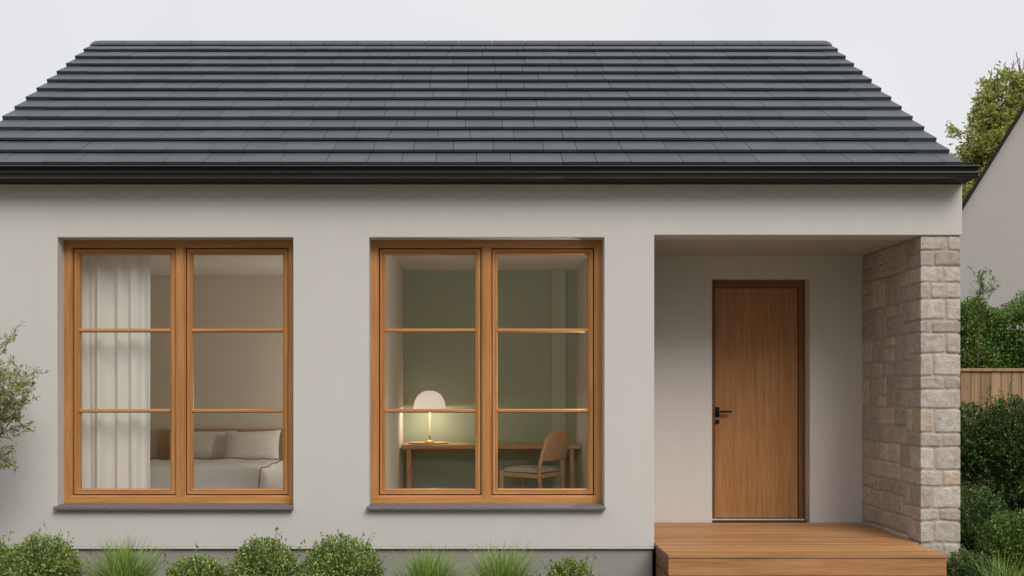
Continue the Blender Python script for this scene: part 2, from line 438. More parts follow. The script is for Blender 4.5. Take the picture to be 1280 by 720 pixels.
so = obj('stone_pier', mb, M['stone'], HOUSE, recalc=False)
# consistent outward normals
me = so.data
ca = me.color_attributes.new('tint', 'FLOAT_COLOR', 'POINT')
ca.data.foreach_set('color', np.array([(*t_, 1) for t_ in tints], dtype=np.float32).ravel())
mb = MB(); mb.box(PX1+.019, XR-.019, .019, DY+.22, 0, ZP-.002); obj('mortar_core', mb, M['mortar'], so)

# --- windows
def make_window(x0, x1, label):
    yf = .13; z0, z1 = WZ0+.017, WZ1
    mb = MB(); F = .060
    ring(mb, x0, x1, z0, z1, [(0,yf),(F-.010,yf),(F-.010,yf+.010),(F,yf+.010),(F,yf+.09),(0,yf+.09)])
    xm = (x0+x1)/2
    zi0, zi1 = z0+F-.014, z1-F+.003
    for (a, b2, y) in ((xm-.031, xm+.031, yf+.001), (xm-.039, xm-.031, yf+.010), (xm+.031, xm+.039, yf+.010)):
        mb.box(a, b2, y, yf+.088, z0+F-.01, z1-F+.01, 0)
    fr_ = obj('window', mb, [M['frame_v'], M['frame_h']], HOUSE, bevel=.0018, seg=1)
    fr_['label'] = label
    S = .046; ys = yf+.026
    for (a, b2) in ((x0+F, xm-.039), (xm+.039, x1-F)):
        c, d = z0+F, z1-F
        # dark seal in the rebate
        sb = MB(); ring(sb, a-.004, b2+.004, c-.004, d+.004, [(0,ys+.016),(.012,ys+.016),(.012,ys+.03),(0,ys+.03)], 0, 0)
        ms = MB(); g = .0075
        ring(ms, a+g, b2-g, c+g, d-g, [(0,ys),(.021,ys),(.0215,ys+.008),(.027,ys+.008),(.0275,ys+.001),(.033,ys+.003),(S-.006,ys+.022),(S-.006,ys+.05),(0,ys+.05)])
        sash = obj('sash', ms, [M['frame_v'], M['frame_h']], fr_, bevel=.0012, seg=1)
        obj('seal', sb, M['seal'], fr_)
        ga, gb, gc, gd = a+S-.001, b2-S+.001, c+S-.001, d-S+.001
        for pz in (HZ+(484-412.7)/163.6, HZ+(484-513.7)/163.6):
            mm = MB(); h = .0145
            i = len(mm.v)
            pr = [(ys+.004, -h*.45), (ys+.004, h*.45), (ys+.016, h), (ys+.046, h), (ys+.046, -h), (ys+.016, -h)]
            mm.v += [(ga, y, pz+dz) for y, dz in pr] + [(gb, y, pz+dz) for y, dz in pr]
            for k in range(6): mm.f.append((k, (k+1)%6, 6+(k+1)%6, 6+k)); mm.mi.append(0); mm.sm.append(False)
            mm.f.append((5,4,3,2,1,0)); mm.f.append((6,7,8,9,10,11)); mm.mi += [0,0]; mm.sm += [False]*2
            obj('muntin', mm, M['frame_h'], fr_)
        mg = MB(); mg.quad([(ga-.004, ys+.032, gc-.004), (gb+.004, ys+.032, gc-.004), (gb+.004, ys+.032, gd+.004), (ga-.004, ys+.032, gd+.004)])
        obj('pane', mg, M['glass'], fr_)
    # sill
    ms = MB(); xa, xb = x0-.014, x1+.006
    yb, yfr = yf+.02, -.052
    # body inside the reveal + nose outside
    ms.hexa([(x0+.001,0,WZ0-.02),(x1-.001,0,WZ0-.02),(x1-.001,yb,WZ0-.02),(x0+.001,yb,WZ0-.02),
             (x0+.001,0,WZ0+.0145),(x1-.001,0,WZ0+.0145),(x1-.001,yb,WZ0+.020),(x0+.001,yb,WZ0+.020)])
    ms.hexa([(xa,yfr,.731),(xb,yfr,.731),(xb,-.001,.731),(xa,-.001,.731),
             (xa,yfr,.754),(xb,yfr,.754),(xb,-.001,.759),(xa,-.001,.759)])
    obj('window_sill', ms, M['sill'], fr_, bevel=.004, seg=2)
    return fr_
make_window(*W1, 'timber window of the bedroom with curtain behind')
make_window(*W2, 'timber window of the green study')

# --- door
yd = DY+.15
mb = MB()
Fd = .055
mb.box(DX0+.001, DX0+Fd, yd-.02, yd+.06, DZ+.0, DZ1-.002, 0); mb.box(DX1-Fd, DX1-.001, yd-.02, yd+.06, DZ+.0, DZ1-.002, 0)
mb.box(DX0+Fd+.0005, DX1-Fd-.0005, yd-.02, yd+.06, DZ1-Fd-.01, DZ1-.002, 0)
fr_ = obj('door_frame', mb, M['door_frame'], HOUSE, bevel=.003)
mb = MB(); lx0, lx1 = DX0+Fd+.004, DX1-Fd-.005
pw = (lx1-lx0)
cuts = [lx0, lx0+pw*.235, lx0+pw*.5, lx0+pw*.765, lx1]
for k in range(4): mb.box(cuts[k], cuts[k+1]-.0004, yd, yd+.045, DZ+.022, DZ1-Fd-.014, 0)
door = obj('door', mb, M['door'], HOUSE, bevel=.0006, seg=1)
mb = MB(); hx, hz = 2.125, HZ-(515-484)/141.8
mb.box(hx-.019, hx+.019, yd-.009, yd-.001, hz-.045, hz+.045)
mb.tube([(hx,yd-.005,hz+.004),(hx,yd-.052,hz+.004)], [.0095,.0095], 12)
mb.box(hx-.010, hx+.115, yd-.062, yd-.045, hz-.005, hz+.014)
obj('handle', mb, M['black'], door, bevel=.003)
mb = MB(); mb.tube([(hx,yd-.001,hz-.085),(hx,yd-.011,hz-.085)], [.021,.020], 20); mb.box(hx-.004, hx+.004, yd-.014, yd-.010, hz-.097, hz-.075)
obj('lock_rose', mb, M['black'], door, bevel=.001)
mb = MB(); mb.box(DX0+.002, DX1-.002, yd-.06, yd+.08, DZ-.005, DZ+.017); obj('threshold', mb, M['steel'], HOUSE, bevel=.003)

# --- roof
EY, EZ = -.215, HZ+1.615
RY, RZ = 2.715, 5.096
sl = Vector((0, RY-EY, RZ-EZ)); SL = sl.length; sd = sl.normalized(); snn = Vector((0, -sd.z, sd.y))
RX0, RX1 = -3.86, 3.56
def slates(mirror):
    mb = MB(); rnd = random.Random(11 if not mirror else 12)
    NC = 13; pitch = (SL-.02)/NC
    for c in range(NC):
        s0 = c*pitch; s1 = min(s0+pitch+.035, SL-.005)
        x = RX0; off = (c%2)*.16+rnd.uniform(-.05,.05); first = True
        while x < RX1-.001:
            w = rnd.choice([.25,.30,.34,.38])
            if first: w = .1+off if .1+off > .08 else .2; first = False
            e = min(x+w, RX1)
            if RX1-e < .07: e = RX1
            dl = rnd.uniform(-.0015,.0015); dn = rnd.uniform(0,.0022)
            base = Vector((0, EY, EZ))
            def P(xx, s, n):
                p = base+sd*s+snn*n
                y = p.y if not mirror else 2*RY-p.y
                return (xx, y, p.z)
            g = .0012
            n0 = .036+dn; n1 = .002+dn*.5
            xa, xb = x+(0 if x == RX0 else g), e-(0 if e == RX1 else g)
            lo_ = .032 if (x == RX0 or e == RX1) else .023
            mb.hexa([P(xa,s0+dl,n0-lo_),P(xb,s0+dl,n0-lo_),P(xb,s1,n1-.008),P(xa,s1,n1-.008),
                     P(xa,s0+dl,n0),P(xb,s0+dl,n0),P(xb,s1,n1),P(xa,s1,n1)])
            x = e
    return mb
mb = slates(False); m2 = slates(True); o_ = len(mb.v)
mb.v += m2.v; mb.f += [tuple(i+o_ for i in f) for f in m2.f]; mb.mi += m2.mi; mb.sm += m2.sm
roof = obj('roof', mb, M['slate'], HOUSE, bevel=.003, seg=2)
# roof deck below the slates (closes the roof)
mb = MB()
for sgn in (1,-1):
    y = lambda q: q if sgn == 1 else 2*RY-q
    a = Vector((0,EY+.05,EZ+.02))-snn*.05
    mb.quad([(RX0+.03,y(EY+.03),EZ-.012),(RX1-.03,y(EY+.03),EZ-.012),(RX1-.03,y(RY),RZ-.03),(RX0+.03,y(RY),RZ-.03)])
    mb.quad([(RX0+.03,y(EY+.03),EZ-.07),(RX1-.03,y(EY+.03),EZ-.07),(RX1-.03,y(RY),RZ-.09),(RX0+.03,y(RY),RZ-.09)])
obj('roof_underlay', mb, M['fascia'], roof)
# ridge caps
mb = MB(); x = RX0+.0; k = 0
while x < RX1-.02:
    e = min(x+.335, RX1)
    if RX1-e < .12: e = RX1
    th = math.atan2(sd.z, sd.y)
    prof = []
    L_ = .10
    for sgn in (-1, 1):
        pts = [(RY+sgn*L_*math.cos(th), RZ-L_*math.sin(th)+.040), (RY+sgn*.035, RZ+.030), (RY+sgn*.012, RZ+.041)]
        prof += pts if sgn == -1 else pts[::-1]
    low = [(p[0], p[1]-.016) for p in prof][::-1]
    pr = prof+low; n = len(pr); rise = .004
    i = len(mb.v)
    end_l = (x == RX0); end_r = (e == RX1)
    xa, xb = x+.0015, e-.0015
    secs = [(xa, 0), (xb, 0)]
    if end_l: secs = [(xa-.005, -.022), (xa+.03, -.004), (xa+.07, 0), (xb, 0)]
    if end_r: secs = [(xa, 0), (xb-.07, 0), (xb-.03, -.004), (xb+.005, -.022)]
    for (xx, dz) in secs: mb.v += [(xx, y, z+dz) for y, z in pr]
    for q in range(len(secs)-1):
        for j in range(n): mb.f.append((i+q*n+j, i+q*n+(j+1)%n, i+(q+1)*n+(j+1)%n, i+(q+1)*n+j)); mb.mi.append(0); mb.sm.append(False)
    mb.f.append(tuple(i+j for j in range(n))); mb.f.append(tuple(i+(len(secs)-1)*n+j for j in range(n))[::-1]); mb.mi += [0,0]; mb.sm += [False]*2
    x = e
obj('ridge_cap', mb, M['slate'], roof, bevel=.002, seg=1)
# fascia, soffit, gutter
mb = MB(); mb.box(XL+.02, XR+.002, -.14, .24, ZW+.0006, ZW+.05); mb.box(XL+.02, XR-.002, -.165, -.141, ZW+.001, EZ+.0); obj('eaves_fascia', mb, M['fascia'], HOUSE, bevel=.002)
mb = MB()
gp = [(-.166,ZW+.004),(-.196,ZW+.004),(-.214,ZW+.012),(-.222,ZW+.026),(-.222,ZW+.032),(-.243,ZW+.033),(-.247,ZW+.038),(-.244,ZW+.044),(-.226,ZW+.046),
      (-.228,ZW+.062),(-.238,ZW+.072),(-.262,ZW+.074),(-.268,ZW+.081),(-.263,ZW+.088),(-.250,ZW+.089),(-.244,ZW+.084),(-.222,ZW+.072),(-.215,ZW+.030),(-.166,ZW+.022)]
i = 0; n = len(gp); mb.v = [(XL, y, z) for y, z in gp]+[(XR+.012, y, z) for y, z in gp]
for j in range(n): mb.f.append((j,(j+1)%n,n+(j+1)%n,n+j)); mb.mi.append(0); mb.sm.append(False)
# end caps
for xe, sx in ((XL,-1),(XR+.012,1)):
    i = len(mb.v); mb.v += [(xe+sx*.0015, y, z) for y, z in gp[:15]]+[(xe+sx*.0015,-.166,ZW+.094)]
    mb.f.append(tuple(range(i,i+16))); mb.mi.append(0); mb.sm.append(False)
obj('gutter', mb, M['gutter'], HOUSE)

# --- rooms behind the windows (part of the house)
ZC1, ZC2, FL, YB = 2.855, 2.915, .37, 3.5
mb = MB(); mb.box(XL+.201, -1.0, YB, YB+.1, FL, 3.0); obj('bedroom_wall', mb, M['bed_wall'], HOUSE)
for a_, b_ in ((XL+.201, XL+.24), (-1.04, -1.0)):
    mb = MB(); mb.box(a_, b_, .251, YB-.001, FL, 2.98); obj('bedroom_side_wall', mb, M['bed_wall'], HOUSE)
mb = MB(); mb.box(XL+.241, -1.041, .251, YB-.002, ZC1, ZC1+.1); obj('bedroom_ceiling', mb, M['bed_ceiling'], HOUSE)
mb = MB(); mb.box(-.785, 1.115, YB, YB+.1, FL, 3.05); obj('green_back_wall', mb, M['green_wall'], HOUSE)
for a_, b_ in ((-.83, -.785), (1.085, 1.09)):
    mb = MB(); mb.box(a_, b_, .251, YB-.001, FL, 3.05); obj('study_side_wall', mb, M['pale_wall'], HOUSE)
mb = MB(); mb.box(-.784, 1.084, .251, YB-.002, ZC2, ZC2+.1); obj('study_ceiling', mb, M['pale_wall'], HOUSE)
mb = MB(); mb.box(.815, .965, YB-.05, YB-.0015, FL, ZC2-.001); obj('study_pale_strip', mb, M['pale_green'], HOUSE, bevel=.003)  # shallow upright strip, paler green than the back wall
mb = MB(); mb.box(XL+.201, 1.09, .251, YB, FL-.1, FL-.002); obj('room_floor', mb, M['floor'], HOUSE)

def added_wall_light(wx, sx, ly, lz, en, col, label):  # unseen fixture with bulb, added to brighten a dim room
    WL = MB(); lx = wx+sx*.06
    WL.lathe([(0,lz-.08),(.034,lz-.08),(.042,lz-.05),(.042,lz+.05),(.034,lz+.08),(0,lz+.08)], lx, ly, 24)
    WL.box(min(wx+sx*.002,lx-sx*.03), max(wx+sx*.002,lx-sx*.03), ly-.02, ly+.02, lz-.02, lz+.02, 1)
    wl = obj('added_wall_light', WL, [M['shade'], M['brass']], HOUSE); wl['label'] = label
    wd_ = bpy.data.lights.new('added_wall_bulb', 'POINT'); wd_.energy = en; wd_.color = col; wd_.shadow_soft_size = .02
    wo_ = bpy.data.objects.new('added_wall_bulb', wd_); COL.objects.link(wo_); wo_.parent = HOUSE; wo_.location = (lx+sx*.066, ly, lz)
added_wall_light(-1.04, -1, 2.45, 1.55, 17, (1,.94,.86), 'unseen wall light beside the bed, added to brighten the bedroom')
added_wall_light(1.085, -1, .37, 1.7, 21, (1,.95,.88), 'unseen wall light beside the window, added to brighten the study')

# ------------------------------------------------------------------ porch deck
DECK = thing('porch_deck', 'low wooden entrance deck in front of the oak door', 'deck', (2.3,.3,0))
mb = MB(); y = -.55; FR = 3.302; rnd = random.Random(3)
ws = [.19]+[.112]*20
k = 0
while y < DY-.004:
    e = min(y+ws[k], DY-.002)
    xr = FR if y < -.02 else PX1-.006
    if y < -.02 and e > -.02: e = -.003
    x_l = PX0+.004
    mb.box(x_l if k else x_l, xr, y, e-.011, DZ-.026, DZ+rnd.uniform(-.0006,.0006), 0)
    y = e; k += 1
obj('deck_board', mb, M['deck'], DECK, bevel=.003)
mb = MB()
mb.box(PX0+.008, FR-.004, -.545, -.522, DZ-.030-.120, DZ-.030, 0)
mb.box(PX0+.008, FR-.004, -.545, -.522, .01, DZ-.030-.130, 0)
obj('fascia_board', mb, M['deck'], DECK, bevel=.003)
for xx in (PX0+.0085, FR-.027):
    mb = MB(); mb.box(xx, xx+.022, -.5215, -.01, DZ-.030-.120, DZ-.030, 0); mb.box(xx, xx+.022, -.5215, -.01, .01, DZ-.030-.130, 0)
    obj('side_board', mb, M['deck_y'], DECK, bevel=.003)
mb = MB(); mb.box(PX0+.04, FR-.04, -.50, -.03, .0, DZ-.04); mb.box(PX0+.04, PX1-.03, -.02, DY-.02, .0, DZ-.04); obj('deck_frame', mb, M['fascia'], DECK)

# ------------------------------------------------------------------ curtain
mb = MB(); n = 150; xa, xb = -3.17, -2.553; rows = [FL+.01, 1.0, 1.6, 2.2, ZC1-.03]
folds = [(0,.0),(.06,.05),(.13,-.02),(.20,.045),(.27,.02),(.35,-.045),(.45,.035),(.52,.05),(.60,-.03),(.70,.03),(.77,-.035),(.82,-.04),(.9,.03),(1.0,-.01)]
def fold(t):
    for (a, va), (b2, vb) in zip(folds, folds[1:]):
        if a <= t <= b2:
            s = (t-a)/(b2-a); s = s*s*(3-2*s); return va+(vb-va)*s
    return 0
for j, z in enumerate(rows):
    for i in range(n+1):
        t = i/n; sh = .006*math.sin(j*1.3+t*9)
        mb.v.append((xa+(xb-xa)*t+sh*.6*(1-t), .345+fold(t)*(1.0-.12*j)+.004*math.sin(t*60+j), z))
for j in range(len(rows)-1):
    for i in range(n):
        a = j*(n+1)+i; mb.f.append((a,a+1,a+n+2,a+n+1)); mb.mi.append(0); mb.sm.append(True)
tag(obj('curtain', mb, M['curtain'], loc=(-2.9,.345,FL), recalc=False), 'sheer white curtain gathered at the left of the bedroom window', 'curtain')

# ------------------------------------------------------------------ bed
BED = thing('bed', 'double bed with wooden headboard and grey duvet behind the bedroom window', 'bed', (-2.7,2.4,FL))
mb = MB(); mb.box(-3.42, -1.985, 3.40, 3.45, FL, 1.205, 0); obj('headboard', mb, M['furn_v'], BED, bevel=.012)
mb = MB(); mb.box(-3.38, -2.03, 1.85, 3.39, FL+.12, FL+.26); 
for lx in (-3.34, -2.07):
    for ly in (1.9, 3.3): mb.box(lx-.03, lx+.03, ly-.03, ly+.03, FL, FL+.12)
obj('bed_frame', mb, M['furn'], BED, bevel=.005)
mb = MB(); mb.box(-3.37, -2.03, 1.87, 3.38, FL+.262, FL+.48); obj('mattress', mb, M['pillow'], BED, bevel=.05, seg=4)
def duvet(x0, x1, y0, y1, zt, drop, nx=60, ny=50):
    mb = MB()
    cx, cy = (x0+x1)/2, (y0+y1)/2; hx, hy = (x1-x0)/2, (y1-y0)/2
    for i in range(nx+1):
        for j in range(ny+1):
            s, q = i/nx*2-1, j/ny*2-1
            d = max(abs(s)**5, (abs(q)**5 if q < 0 else 0))
            x = cx+hx*s*(1-.0*d); y = cy+hy*q
            e1 = max(0, abs(s)-.70)/.30; e2 = max(0, -q-.72)/.28
            z = zt-drop*(min(1, (e1**3.0+e2**3.0)))
            x = cx+hx*math.copysign(min(abs(s)*1.13, .86+.14*math.sin(e1*math.pi/2)) if e1 > 0 else abs(s)*1.13 if abs(s)*1.13 < .86 else .86, s)
            w = mnoise.fractal(Vector((x*3.2, y*3.2, 4)), 1, 2, 3)*.016 + .008*math.sin(x*14+y*5)*e2
            mb.v.append((x + .01*math.sin(y*17)*e1, y+.012*math.sin(x*15)*e2, z+w*(1-.6*e1)))
    for i in range(nx):
        for j in range(ny):
            a = i*(ny+1)+j; mb.f.append((a,a+ny+1,a+ny+2,a+1)); mb.mi.append(0); mb.sm.append(True)
    return mb
dm = duvet(-3.47, -1.93, 1.78, 3.05, .905, .36)
dv_ = obj('duvet', dm, M['linen'], BED, recalc=False)
pb = MB(); up = lambda v_: (v_[0], v_[1], v_[2]+.004)
pb.tube([up(dm.v[54*51+j]) for j in range(0, 50)], [.0055]*50, 6)
pb.tube([up(dm.v[i*51+48]) for i in range(3, 55)], [.0055]*52, 6)
obj('fold_line', pb, plain('dark_fold_line', (.16,.14,.12), .9), dv_)  # dark tubes standing in for the duvet's shaded fold and seam line
mb = MB()
def pillow(cx, cy, cz, w, h, t, lean, roll, mat, label):
    mb = MB(); n = 26
    for side in (1,-1):
        base = len(mb.v)
        for i in range(n+1):
            for j in range(n+1):
                s, q = i/n*2-1, j/n*2-1
                th = t*.5*((1-abs(s)**2.6)*(1-abs(q)**2.6))**.55
                pin = 1-.07*(1-abs(q)**2)*abs(s)**3; pin2 = 1-.09*(1-abs(s)**2)*abs(q)**3
                X, Z, Y = s*w/2*pin, q*h/2*pin2, -side*(th+.004*mnoise.noise(Vector((s*3,q*3,cx)))*(th/t))
                X, Z = X*math.cos(roll)-Z*math.sin(roll), X*math.sin(roll)+Z*math.cos(roll)
                Y, Z = Y*math.cos(lean)+Z*math.sin(lean), -Y*math.sin(lean)+Z*math.cos(lean)
                mb.v.append((cx+X, cy+Y, cz+Z))
        for i in range(n):
            for j in range(n):
                a = base+i*(n+1)+j; f = (a,a+n+1,a+n+2,a+1)
                mb.f.append(f if side == 1 else f[::-1]); mb.mi.append(0); mb.sm.append(True)
    tag(obj('pillow', mb, mat, loc=(cx,cy,cz-h/2), recalc=False), label, 'pillow', 'pillows on the bed')
pillow(-2.86, 3.27, 1.02, .62, .37, .17, .42, 0, M['pillow'], 'grey pillow in the middle of the bed, behind the window mullion')
pillow(-2.345, 3.13, 1.02, .60, .38, .19, .42, .04, M['pillow'], 'plump pillow at the right side of the bed')

# ------------------------------------------------------------------ study furniture
DESK = thing('desk', 'long oak desk along the green wall of the study', 'desk', (.16,3.2,FL))
mb = MB(); mb.box(-.765, 1.075, 2.90, 3.44, 1.018, 1.058); obj('desk_top', mb, M['furn'], DESK, bevel=.004)
for lx in (-.69, .985):
    for ly in (2.93, 3.38):
        mb = MB(); mb.box(lx-.022, lx+.022, ly-.02, ly+.02, FL, 1.0175); obj('leg', mb, M['furn_v'], DESK, bevel=.003)
mb = MB(); mb.box(-.66, .96, 3.37, 3.39, .95, 1.017); obj('rail', mb, M['furn'], DESK, bevel=.002)
mb = MB(); mb.lathe([(0,1.0595),(.205,1.0595),(.214,1.073),(.206,1.075),(.19,1.069),(0,1.069)], -.50, 3.16, 48)
tag(obj('tray', mb, M['furn'], loc=(-.50,3.16,1.059)), 'flat round wooden tray under the lamp on the desk', 'tray')
LAMP = thing('table_lamp', 'lit table lamp with white dome shade and brass stem on the desk', 'lamp', (-.486,3.15,1.07))
cx, cy = -.486, 3.15
mb = MB(); mb.lathe([(0,1.0702),(.052,1.0702),(.055,1.080),(.045,1.088),(.012,1.096),(.010,1.13),(.014,1.134),(.014,1.142),(.005,1.148),(.005,1.43),(.0,1.43)], cx, cy, 32); obj('stem', mb, M['brass'], LAMP)
mb = MB(); pr = []
for k in range(17):
    a = k/16*math.pi/2; pr.append((.168*math.cos(a)**.85 if k < 16 else .0, 1.424+.19*math.sin(a)))
pr2 = [(max(0,r_-.004), z-.004) for r_, z in pr][::-1]
mb.lathe([(pr2[-1][0], 1.424)]+pr+pr2[:-1]+[(pr2[-1][0], 1.424)], cx, cy, 48); obj('lamp_shade', mb, M['shade'], LAMP)
mb = MB(); mb.lathe([(0,1.612),(.014,1.612),(.016,1.620),(.009,1.628),(.012,1.636),(.0,1.645)], cx, cy, 20); obj('finial', mb, M['brass'], LAMP)
ld = bpy.data.lights.new('bulb', 'POINT'); ld.energy = 4.6; ld.color = (1,.87,.70); ld.shadow_soft_size = .012
lo = bpy.data.objects.new('bulb', ld); COL.objects.link(lo); lo.parent = LAMP; lo.location = (0.02,.02,1.412-1.07)

# chair: local frame d = forward, w = across
CH = thing('chair', 'oak dining chair with grey padded seat pulled out beside the desk', 'chair', (.6,2.3,FL))
wv = Vector((.57,.82,0)).normalized(); dv = Vector((-.82,.57,0)).normalized(); org = Vector((.600,2.10,FL))
def C(a, b2, z): p = org+wv*a+dv*b2; return (p.x, p.y, FL+z)
W_, D_ = .43, .44
for a in (0, W_):
    mb = MB(); mb.tube([C(a,-.05,0), C(a,0,.44), C(a,-.01,.56), C(a,-.085,.80)], [.014,.021,.019,.014], 10); obj('leg', mb, M['furn_v'], CH)
    mb = MB(); mb.tube([C(a+(.01 if a == 0 else -.01),D_+.01,0), C(a,D_-.02,.47)], [.012,.020], 10); obj('leg', mb, M['furn_v'], CH)
mb = MB()
for (p, q) in (((0,0),(0,D_-.02)),((W_,0),(W_,D_-.02)),((0,D_-.02),(W_,D_-.02)),((0,0),(W_,0))):
    A, B = Vector(C(*p,.435)), Vector(C(*q,.445)); u = (B-A).normalized(); nn = u.cross(Vector((0,0,1)))*.009
    z = Vector((0,0,.024)); mb.hexa([A-nn-z,B-nn-z,B+nn-z,A+nn-z,A-nn+z*.6,B-nn+z*.6,B+nn+z*.6,A+nn+z*.6])
obj('seat_frame', mb, M['furn'], CH, bevel=.003)
mb = MB(); n = 24
for side in (0,1):
    base = len(mb.v)
    for i in range(n+1):
        for j in range(n+1):
            s, q = i/n*2-1, j/n*2-1
            k = 1/max(1e-6,(abs(s)**5+abs(q)**5)**.2)*max(abs(s),abs(q)) if (s or q) else 1
            ss, qq = s*k, q*k
            e = ((1-min(1,abs(s))**5)*(1-min(1,abs(q))**5))**.5
            z = .468 + (.042*e if side else -.018*e**.5)
            mb.v.append(C(W_/2+ss*(W_/2+.02+.0*qq), D_/2+qq*(D_/2+.015)-.0, z))
    for i in range(n):
        for j in range(n):
            a = base+i*(n+1)+j; mb.f.append((a,a+n+1,a+n+2,a+1)); mb.mi.append(0); mb.sm.append(True)
obj('seat', mb, M['cushion'], CH)
mb = MB(); nu, nv = 16, 10; 
for side in (0,1):
    base = len(mb.v)
    for i in range(nu+1):
        for j in range(nv+1):
            s, q = i/nu*2-1, j/nv
            bow = -.045*(1-s*s); lean_ = -.02-.085*q
            zz = .575+.275*q+.012*(1-s*s)*q
            wdt = W_/2+.012-(.015*abs(q-.0)**3)
            thk = .007 if side else -.007
            mb.v.append(C(W_/2+s*wdt, bow+lean_+thk, zz))
    for i in range(nu):
        for j in range(nv):
            a = base+i*(nv+1)+j; f = (a,a+nv+1,a+nv+2,a+1); mb.f.append(f if side else f[::-1]); mb.mi.append(0); mb.sm.append(True)
N1 = (nu+1)*(nv+1)
def rim(idx):
    for a, b2 in zip(idx, idx[1:]): mb.f.append((a,b2,b2+N1,a+N1)); mb.mi.append(0); mb.sm.append(False)
rim([i*(nv+1) for i in range(nu+1)]); rim([i*(nv+1)+nv for i in range(nu+1)]); rim(list(range(nv+1))); rim([nu*(nv+1)+j for j in range(nv+1)])
obj('backrest', mb, M['furn_v'], CH, bevel=.003)

# ------------------------------------------------------------------ vegetation
def leaf_mesh(P, D, S, Wd, rng, curl=.25):
    """P centres (n,3), D directions, S lengths, Wd widths -> four-sided folded leaves"""
    n = len(P)
    D = D/np.maximum(1e-9, np.linalg.norm(D, axis=1))[:,None]
    Q = rng.normal(size=(n,3)); Sd = np.cross(D, Q); Sd /= np.maximum(1e-9, np.linalg.norm(Sd, axis=1))[:,None]
    Nn = np.cross(D, Sd)
    tip = P + D*S[:,None] - Nn*(S*curl)[:,None]
    mid = P + D*(S*.5)[:,None]
    a = mid + Sd*(Wd*.5)[:,None]; b = mid - Sd*(Wd*.5)[:,None]
    V = np.stack([P, a, tip, b], 1).reshape(-1,3)
    return V
def leaves_obj(name, V, mat, parent):
    off = np.array(WP[parent.as_pointer()]); V = V-off
    n = len(V)//4; me = bpy.data.meshes.new(name)
    me.vertices.add(n*4); me.vertices.foreach_set('co', V.astype(np.float32).ravel())
    me.loops.add(n*4); me.loops.foreach_set('vertex_index', np.arange(n*4, dtype=np.int32))
    me.polygons.add(n); me.polygons.foreach_set('loop_start', np.arange(n, dtype=np.int32)*4)
    try: me.polygons.foreach_set('loop_total', np.full(n, 4, dtype=np.int32))
    except Exception: pass
    me.materials.append(mat); me.update(calc_edges=True); me.validate()
    o = bpy.data.objects.new(name, me); COL.objects.link(o); o.parent = parent; WP[o.as_pointer()] = tuple(off)
    return o
def at(px, py, Z): return ((px-595)/1330*Z, Z-8, HZ+(484-py)/1330*Z)
def bush(name, label, x, y, w, top, mat, seed, group=None, shoots=520, per=16, leaf=.020, bottom=.05, sprig=.10, cat='shrub', irr=.16):
    if mat is M['box_leaf']: shoots = int(shoots*1.5); leaf = .022; top += .02; w *= 1.06
    rng = np.random.default_rng(seed)
    root = thing(name, label, cat, (x,y,0), group)
    zc = (top+bottom)/2; rz_ = (top-bottom)/2; rx = w/2
    c0 = np.array([x,y,bottom+.25*(zc-bottom)])
    P, D, S = [], [], []; tw = MB()
    lob = rng.normal(size=(7,3)); lob /= np.linalg.norm(lob,axis=1)[:,None]
    for k in range(shoots):
        d = rng.normal(size=3); d /= np.linalg.norm(d)
        rad = 1 - irr*.5 + irr*np.max(lob@d)*.6 + rng.uniform(-.09,.05)
        if rng.random() < .10: rad += rng.uniform(0, sprig)/rx
        tip = np.array([x+d[0]*rx*rad, y+d[1]*rx*rad, zc+d[2]*rz_*rad])
        a = c0 + (tip-c0)*rng.uniform(.35,.5) + rng.normal(size=3)*.02
        # slight upward curve
        mid = (a+tip)/2 + np.array([0,0,-.02])
        if k % 3 == 0: tw.tube([tuple(c0), tuple(a), tuple(mid), tuple(tip)], [.004,.0025,.0018,.001], 3, cap=False)
        t = rng.uniform(0.0,1,per)**.5; t[0] = 1
        pts = (1-t)[:,None]**2*a + 2*(t*(1-t))[:,None]*mid + (t**2)[:,None]*tip
        dd = (tip-a); dd /= np.linalg.norm(dd)
        P.append(pts + rng.normal(size=(per,3))*.006); D.append(dd*.5 + rng.normal(size=(per,3))*.55 + np.array([0,0,.2])); S.append(rng.uniform(.6,1.25,per)*leaf)
    P, D, S = np.concatenate(P), np.concatenate(D), np.concatenate(S)
    leaves_obj('foliage', leaf_mesh(P, D, S, S*.55, rng), mat, root)
    obj('stems', tw, M['bark'], root, recalc=False)
    return root
def tuft(name, label, x, y, spread, h, seed, mat, group, n=700):
    rng = np.random.default_rng(seed); root = thing(name, label, 'grass', (x,y,0), group)
    mb = MB()
    for k in range(n):
        a = rng.uniform(0,2*math.pi); lean = rng.uniform(.0,1)**.8*1.0+.03
        L_ = h*rng.uniform(.72,1.06)*(1+.12*lean); wd = rng.uniform(.0026,.0050)
        bx_, by_ = x+rng.normal()*.045, y+rng.normal()*.045
        dirx, diry = math.cos(a), math.sin(a); sx, sy = -diry, dirx
        pts = []; seg = 7; px, pz, ang = 0, 0, lean*.25
        for q in range(seg+1):
            pts.append((px, pz)); ang = lean*.35 + lean*1.35*(q/seg)**1.6
            px += math.sin(ang)*L_/seg; pz += math.cos(ang)*L_/seg
        tw_ = rng.uniform(-1,1)
        base = len(mb.v)
        for q, (u, zz) in enumerate(pts):
            ww = wd*(1-(q/seg)**2.2)+.0003
            mb.v += [(bx_+dirx*u+sx*ww, by_+diry*u+sy*ww, zz), (bx_+dirx*u-sx*ww, by_+diry*u-sy*ww, zz+ww*tw_)]
        for q in range(seg):
            i = base+2*q; mb.f.append((i,i+1,i+3,i+2)); mb.mi.append(0); mb.sm.append(True)
    o = obj('blades', mb, mat, root, recalc=False)
    return root
SC = 1330
def front(px, Z): return (px-595)*Z/SC
GB = 'clipped round shrubs along the foot of the facade'
